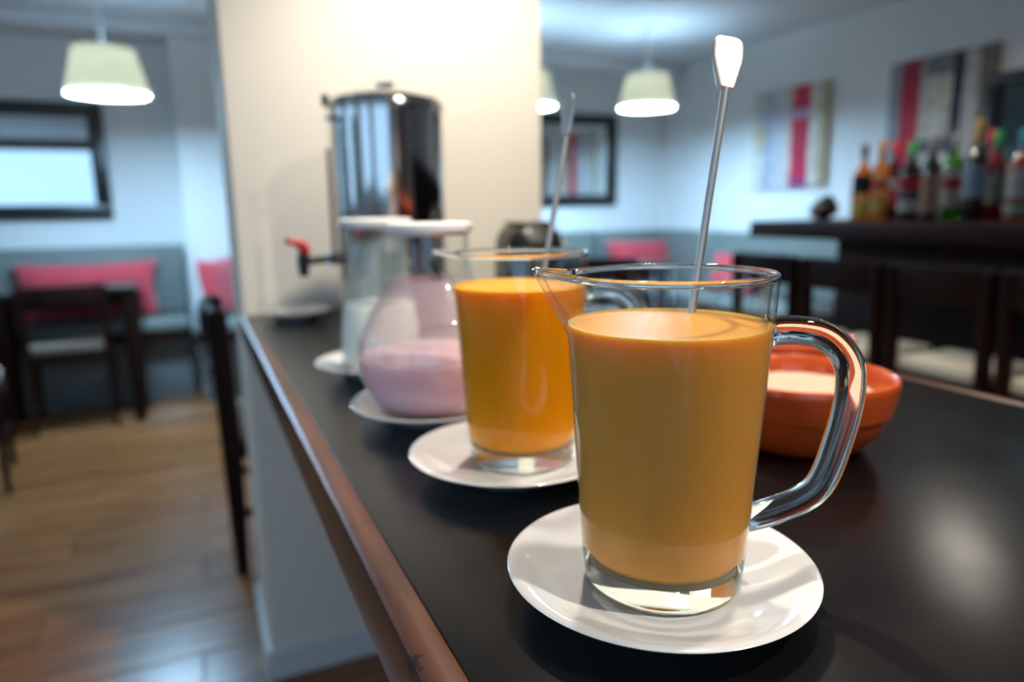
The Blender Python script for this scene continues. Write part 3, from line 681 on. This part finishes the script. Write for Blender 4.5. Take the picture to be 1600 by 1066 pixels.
# generated Y runs from near (0) to far (1): nearer end is at the right in the photo
p1 = stripes('abstract_print_small', [(0.0, (196, 176, 142)), (0.14, (222, 216, 204)), (0.24, (196, 30, 66)), (0.47, (214, 190, 176)), (0.53, (206, 206, 208)), (0.72, (170, 180, 192)), (0.86, (224, 218, 204))], 1, ((0.68, 0.77, 0.22, 0.96, (186, 176, 204), 0.7), (0.78, 1.0, 0.5, 1.0, (176, 164, 150), 0.5), (0.45, 0.66, 0.78, 0.96, (190, 160, 120), 0.6), (0.0, 0.10, 0.22, 0.45, (120, 70, 130), 0.5)))
p2 = stripes('abstract_print_large', [(0.0, (120, 112, 104)), (0.17, (196, 190, 184)), (0.30, (38, 44, 66)), (0.40, (208, 200, 184)), (0.66, (208, 196, 190)), (0.70, (186, 20, 52)), (0.90, (150, 150, 158))], 3, ((0.84, 1.0, 0.36, 0.66, (90, 92, 94), 0.8), (0.22, 0.34, 0.30, 0.66, (44, 46, 60), 0.8), (0.78, 0.98, 0.68, 0.86, (80, 30, 60), 0.5)))
def painting(label, y0, y1, z0, z1, m):
    t = thing('painting', label, 'painting', (XR, (y0 + y1) / 2, z0), 0, 'abstract paintings on the right wall')
    h = z1 - z0; a = (y1 - y0) / 2
    boxo('canvas', (-0.035, -a, 0), (-0.022, a, h), m, t, bev=0.001)
    boxo('stretcher_frame', (-0.022, -a + 0.004, 0.004), (-0.001, a - 0.004, h - 0.004), M['frame_tan'], t, bev=0.001)
M['frame_tan'] = mat('raw_wood_stretcher', (176, 150, 114), 0.7, noise=0.08)
painting('smaller abstract painting with one red stripe above the far bar end', 3.42, 4.075, 1.262, 1.922, p1)
painting('abstract painting with broad red stripe above the bottles', 2.384, 2.985, 1.265, 1.930, p2)
# dark glazed frame at the right edge
t = thing('dark_frame', 'black framed dark glass panel on the wall at the right edge', 'frame', (XR, 2.02, 1.19), 0)
for lo, hi in (((-0.10, -0.42, 0.0), (-0.045, 0.37, 0.06)), ((-0.10, -0.42, 0.52), (-0.045, 0.37, 0.58)), ((-0.10, -0.42, 0.06), (-0.045, -0.36, 0.52)), ((-0.10, 0.31, 0.06), (-0.045, 0.37, 0.52))):
    boxo('frame_bar', lo, hi, M['black'], t, bev=0.004)
boxo('dark_glass', (-0.07, -0.36, 0.06), (-0.05, 0.31, 0.52), mat('dark_teal_glass', (34, 54, 56), 0.08, spec=0.8, noise=0.1), t, bev=0)
boxo('back_box', (-0.0445, -0.38, 0.03), (-0.001, 0.33, 0.55), M['black'], t, bev=0.003)

# ------------------------------------------------------------------ bar with bottles
BZ = 1.074
t = thing('bar', 'long dark wooden bar below the paintings', 'bar', (2.45, 0.5, 0), 0)
boxo('bar_top', (0.0, -2.6, BZ - 0.076), (0.78, 2.16, BZ), M['bar'], t, bev=0.004)
boxo('bar_front', (0.25, -2.5, 0.0), (0.70, 1.86, BZ - 0.076), M['dark'], t, bev=0.003)
boxo('plinth', (0.24, -2.5, 0.0), (0.25, 1.86, 0.10), M['black'], t, bev=0.002)
def bottle(x, y, h, r, body, cap, label_c, lbl, neck=0.011, square=False, capn=0.05, lab=(0.22, 0.52), cap_r=0.014, shoulder=0.62):
    t = thing('bottle', lbl, 'bottle', (x, y, BZ + 0.0005), random.uniform(0, 0.6), 'bottles lined up on the bar')
    sh = h * shoulder; nz = h - capn
    prof = [(0, 0.004), (r * 0.7, 0.002), (r * 0.93, 0), (r, 0.006), (r, sh * 0.98), (r * 0.96, sh + 0.006), (r * 0.72, sh + (nz - sh) * 0.32), (neck * 1.25, sh + (nz - sh) * 0.58), (neck, sh + (nz - sh) * 0.8), (neck, nz), (0, nz)]
    bm = bmesh.new(); lathe(bm, prof, 32)
    if square:
        for v in bm.verts:
            if v.co.z < sh + 0.004:
                rr = math.hypot(v.co.x, v.co.y)
                if rr > 1e-4:
                    a = math.atan2(v.co.y, v.co.x); k = 1 / (abs(math.cos(a)) ** 5 + abs(math.sin(a)) ** 5) ** 0.2; v.co.x *= k; v.co.y *= k
    obj('glass_body', bm, body, t, smooth=0.8)
    latheo('cap', [(0, nz - 0.006), (cap_r, nz - 0.006), (cap_r * 1.03, nz), (cap_r, h - 0.003), (cap_r * 0.85, h), (0, h)], cap, t, seg=24)
    for (z0, z1), c in zip(lab if isinstance(lab[0], tuple) else (lab,), label_c if isinstance(label_c, list) else [label_c]):
        e = r * (1.012 if not square else 1.19)
        bm = bmesh.new(); seg = 20; A, B = [], []
        for k in range(seg + 1):
            a = math.radians(140 + 170 * k / seg); rr = r * 1.012
            if square: rr *= 1 / (abs(math.cos(a)) ** 5 + abs(math.sin(a)) ** 5) ** 0.2
            A.append(bm.verts.new((rr * math.cos(a), rr * math.sin(a), h * z0))); B.append(bm.verts.new((rr * math.cos(a), rr * math.sin(a), h * z1)))
        for k in range(seg): bm.faces.new((A[k], A[k + 1], B[k + 1], B[k]))
        bmesh.ops.solidify(bm, geom=list(bm.faces), thickness=0.0004)
        obj('paper_label', bm, c, t, smooth=1.0)
    return t
def bg_(name, rgb, trans=0.35, rough=0.10): return mat(name, rgb, rough, trans=trans, noise=0.04, coat=1.0)
def pc(name, rgb): return mat(name, rgb, 0.6, noise=0.06)
amber = bg_('amber_whisky', (226, 132, 22), 0.45); darkg = bg_('dark_bottle_glass', (16, 18, 16), 0.1); greeng = bg_('green_bottle_glass', (58, 140, 20), 0.4); redg = bg_('red_liqueur', (140, 10, 14), 0.35)
clearred = bg_('pale_red_bottle', (170, 60, 44), 0.5); winedark = bg_('wine_bottle_glass', (24, 8, 14), 0.1); brownred = bg_('red_brown_bottle', (74, 12, 14), 0.2)
blackc = pc('black_cap', (18, 18, 20)); orangec = pc('orange_cap', (206, 140, 70)); redc = pc('red_cap', (190, 26, 30)); greyc = pc('grey_cap', (150, 146, 138)); goldc = pc('gold_capsule', (190, 150, 66)); greenc = pc('green_cap', (40, 170, 90)); bluec = pc('teal_cap', (60, 160, 170)); whitec = pc('white_paper', (206, 206, 204)); redp = pc('red_paper', (190, 30, 50)); beigep = pc('beige_paper', (196, 160, 136)); bluep = pc('pale_blue_paper', (164, 190, 206)); dk = pc('dark_paper', (22, 28, 26)); yel = pc('yellow_paper', (214, 192, 96)); grp = pc('pale_green_paper', (176, 190, 170))
BOT = [  # pixel column is only a note of where each stands along the row
    (2.680, 2.230, 0.322, 0.036, amber, blackc, [dk, yel], 'square amber whisky bottle with black cap, first in the row', dict(square=True, lab=((0.36, 0.60), (0.08, 0.26)))),
    (2.690, 2.155, 0.335, 0.034, amber, orangec, [redp, yel], 'amber whisky bottle with orange cap beside the black capped one', dict(lab=((0.40, 0.50), (0.10, 0.28)))),
    (2.860, 2.225, 0.340, 0.036, brownred, redc, [redp, whitec], 'dark bottle with red cap behind the amber bottles', dict(lab=((0.18, 0.40), (0.40, 0.52)))),
    (2.720, 2.036, 0.320, 0.042, darkg, greenc, [redp, whitec], 'wide dark bottle with green neck, red band and white label', dict(lab=((0.38, 0.56), (0.12, 0.26)), neck=0.014, cap_r=0.015)),
    (2.660, 1.905, 0.330, 0.036, darkg, greyc, beigep, 'dark bottle with grey cap and long beige label', dict(lab=(0.10, 0.56))),
    (2.780, 1.898, 0.345, 0.038, greeng, greyc, [whitec, redp, whitec], 'green bottle with white label crossed by a red band', dict(lab=((0.16, 0.36), (0.36, 0.48), (0.48, 0.60)))),
    (2.700, 1.756, 0.375, 0.039, winedark, goldc, bluep, 'tall dark wine bottle with gold capsule and pale blue label', dict(lab=(0.24, 0.54), capn=0.085, cap_r=0.0155)),
    (2.800, 1.745, 0.335, 0.036, redg, greenc, grp, 'red bottle with green cap and pale label', dict(lab=(0.20, 0.52))),
    (2.730, 1.612, 0.325, 0.042, clearred, bluec, [whitec, grp], 'pale red bottle with teal cap and big white label', dict(lab=((0.26, 0.58), (0.08, 0.20)))),
    (2.900, 1.835, 0.350, 0.037, redg, redc, whitec, 'red bottle standing in the second row behind the gold topped one', dict(lab=(0.2, 0.5))),
    (2.900, 2.075, 0.345, 0.037, greeng, redc, whitec, 'green bottle with red cap standing in the second row', dict(lab=(0.2, 0.5))),
]
for x, y, h, r, b_, c, lc, lb, kw in BOT: bottle(x, y, h, r, b_, c, lc, lb, **kw)
# small dark ornament
o = thing('ornament', 'small dark peaked ornament at the far end of the bar', 'ornament', (2.84, 2.575, BZ), 0.2); o.scale = (1.45, 1.3, 1.45)
bm = bmesh.new(); bmesh.ops.create_icosphere(bm, subdivisions=3, radius=1.0)
for v in bm.verts:
    z = v.co.z; k = 1 - 0.45 * max(0, z); v.co.x = v.co.x * 0.062 * k + 0.02 * max(0, z); v.co.y *= 0.045 * k; v.co.z = 0.038 + 0.045 * z if z > 0 else 0.038 * (1 + z)
obj('figure_body', bm, M['blackpl'], o, smooth=3.1)
bm = bmesh.new(); bmesh.ops.create_icosphere(bm, subdivisions=2, radius=1.0)
for v in bm.verts: v.co = Vector((-0.045 + v.co.x * 0.026, v.co.y * 0.022, 0.024 + v.co.z * 0.022))
obj('figure_head', bm, mat('brown_ceramic', (78, 52, 40), 0.5, noise=0.1), o, smooth=3.1)

# ------------------------------------------------------------------ pendant lamps
COOL = (0.42, 0.71, 1.0)
mt, N, Lk, P = base_mat('pleated_lamp_shade'); N.remove(P); out = [n for n in N if n.type == 'OUTPUT_MATERIAL'][0]
tr = N.new('ShaderNodeBsdfTranslucent'); df = N.new('ShaderNodeBsdfDiffuse'); mx = N.new('ShaderNodeMixShader'); mx.inputs[0].default_value = 0.68
tr.inputs['Color'].default_value = lin((232, 218, 196)); df.inputs['Color'].default_value = lin((234, 226, 210))
Lk.new(df.outputs[0], mx.inputs[1]); Lk.new(tr.outputs[0], mx.inputs[2]); Lk.new(mx.outputs[0], out.inputs['Surface'])
M['shade'] = mt
M['diffuser'] = emit('lamp_diffuser_glow', COOL, 150.0)
M['bulb'] = emit('bulb_glow', COOL, 270.0)
def pendant(x, y, zb, label):
    t = thing('pendant_lamp', label, 'lamp', (x, y, zb), 0, 'cream drum pendant lamps')
    R0, R1, h = 0.182, 0.130, 0.208
    bm = bmesh.new(); seg = 144
    ro = [[bm.verts.new(((r + (0.0022 if k % 2 else -0.0022) - e) * math.cos(2 * PI * k / seg), (r + (0.0022 if k % 2 else -0.0022) - e) * math.sin(2 * PI * k / seg), z)) for k in range(seg)] for r, z, e in ((R0, 0, 0), (R1, h, 0), (R1, h, 0.004), (R0, 0, 0.004))]
    for a, b_ in zip(ro, ro[1:] + ro[:1]):
        for k in range(seg): bm.faces.new((a[k], a[(k + 1) % seg], b_[(k + 1) % seg], b_[k]))
    bmesh.ops.recalc_face_normals(bm, faces=bm.faces); obj('lamp_shade', bm, M['shade'], t)
    latheo('diffuser', [(0, 0.006), (R0 - 0.008, 0.006), (R0 - 0.008, 0.010), (0, 0.010)], M['diffuser'], t, seg=64)
    latheo('glow_stop', [(0, 0.012), (R0 - 0.010, 0.012), (R0 - 0.010, 0.015), (0, 0.015)], M['base'], t, seg=64)  # added opaque disc that keeps the diffuser's glow from going upward
    latheo('bulb', [(0, 0.11), (0.02, 0.115), (0.032, 0.135), (0.032, 0.155), (0.018, 0.185), (0.012, 0.20), (0, 0.20)], M['bulb'], t, seg=20, smooth=3.1)
    tubeo('cord', [(0, 0, 0.20), (0, 0, CEIL - zb - 0.02)], 0.006, M['base'], t, seg=8)
    latheo('ceiling_rose', [(0, CEIL - zb - 0.03), (0.04, CEIL - zb - 0.025), (0.05, CEIL - zb - 0.001), (0, CEIL - zb - 0.001)], M['base'], t, seg=32)
    return t
pendant(-0.303, 4.0, 1.712, 'cream pendant lamp glowing above the left table')
pendant(2.776, 4.0, 1.778, 'cream pendant lamp glowing in front of the right mirror')
pendant(1.93, 4.05, 1.755, 'cream pendant lamp half hidden by the column edge')

# ------------------------------------------------------------------ recessed ceiling spots over the counter and bar, some added
WARM = (1.0, 0.915, 0.80)
M['spotlens'] = emit('spot_lens_glow', WARM, 25.0)
def downlight(x, y, watts, label, aim=(0, 0, -1), size=1.9, blend=0.7, rad=0.03):
    t = thing('ceiling_spot', label, 'lamp', (x, y, CEIL), 0, 'recessed ceiling spots')
    latheo('trim_ring', [(0.034, 0.0), (0.052, 0.0), (0.054, -0.004), (0.050, -0.008), (0.036, -0.006)], M['steel'], t, seg=32, closed=True)
    latheo('lens', [(0, -0.0005), (0.034, -0.0005), (0.034, -0.002), (0, -0.003)], M['spotlens'], t, seg=32)
    L = bpy.data.lights.new('spot_beam', 'SPOT'); L.energy = watts; L.color = WARM; L.spot_size = size; L.spot_blend = blend; L.shadow_soft_size = rad
    o = bpy.data.objects.new('spot_beam', L); COL.objects.link(o); o.parent = t; o.location = (0, 0, -0.035)
    o.rotation_euler = Vector(aim).to_track_quat('-Z', 'Y').to_euler()
    return t
downlight(0.62, 1.15, 80, 'ceiling spot above the urn', aim=(-0.02, 0.12, -1))
downlight(0.85, -0.35, 62, 'ceiling spot above the near end of the counter', aim=(-0.1, 0.35, -1))
downlight(0.58, 0.42, 34, 'ceiling spot above the middle of the counter')
downlight(0.55, -1.45, 45, 'added ceiling spot behind the viewer')  # added lamp, brightens the front wall that the urn reflects
downlight(2.42, 2.40, 34, 'added ceiling spot above the far end of the bar', size=2.2)  # added lamp, meant to put highlights on the bottles
downlight(2.83, 1.78, 26, 'ceiling spot above the bottles on the bar', size=2.7)

# ------------------------------------------------------------------ greenery outside the windows, seen only as reflections in steel and glass
M['leaf'] = mat('hedge_leaf', (60, 120, 44), 0.5, noise=0.35, nscale=30)
rnd = random.Random(11)
for y0, y1, lb in ((-0.6, 1.3, 'leafy hedge outside the middle window'), (2.9, 4.6, 'leafy hedge outside the far window')):
    t = thing('hedge', lb, 'hedge', (-4.6, (y0 + y1) / 2, 0), 0, 'hedges outside the windows')
    bm = bmesh.new()
    for k in range(2600):
        c = Vector((rnd.uniform(-0.35, 0.35), rnd.uniform(y0, y1) - (y0 + y1) / 2, 0.1 + 1.75 * rnd.random() ** 0.8)); a = Vector((rnd.gauss(0, 1), rnd.gauss(0, 1), rnd.gauss(0, 1))).normalized() * 0.07
        b_ = a.cross(Vector((rnd.gauss(0, 1), rnd.gauss(0, 1), rnd.gauss(0, 1)))).normalized() * 0.035
        bm.faces.new([bm.verts.new(c - a), bm.verts.new(c + b_), bm.verts.new(c + a), bm.verts.new(c - b_)])
    o = obj('foliage', bm, M['leaf'], t); o['kind'] = 'stuff'
    boxo('trunk_row', (-0.06, y0 - (y0 + y1) / 2 + 0.1, 0), (0.06, y1 - (y0 + y1) / 2 - 0.1, 0.5), M['dark'], t)
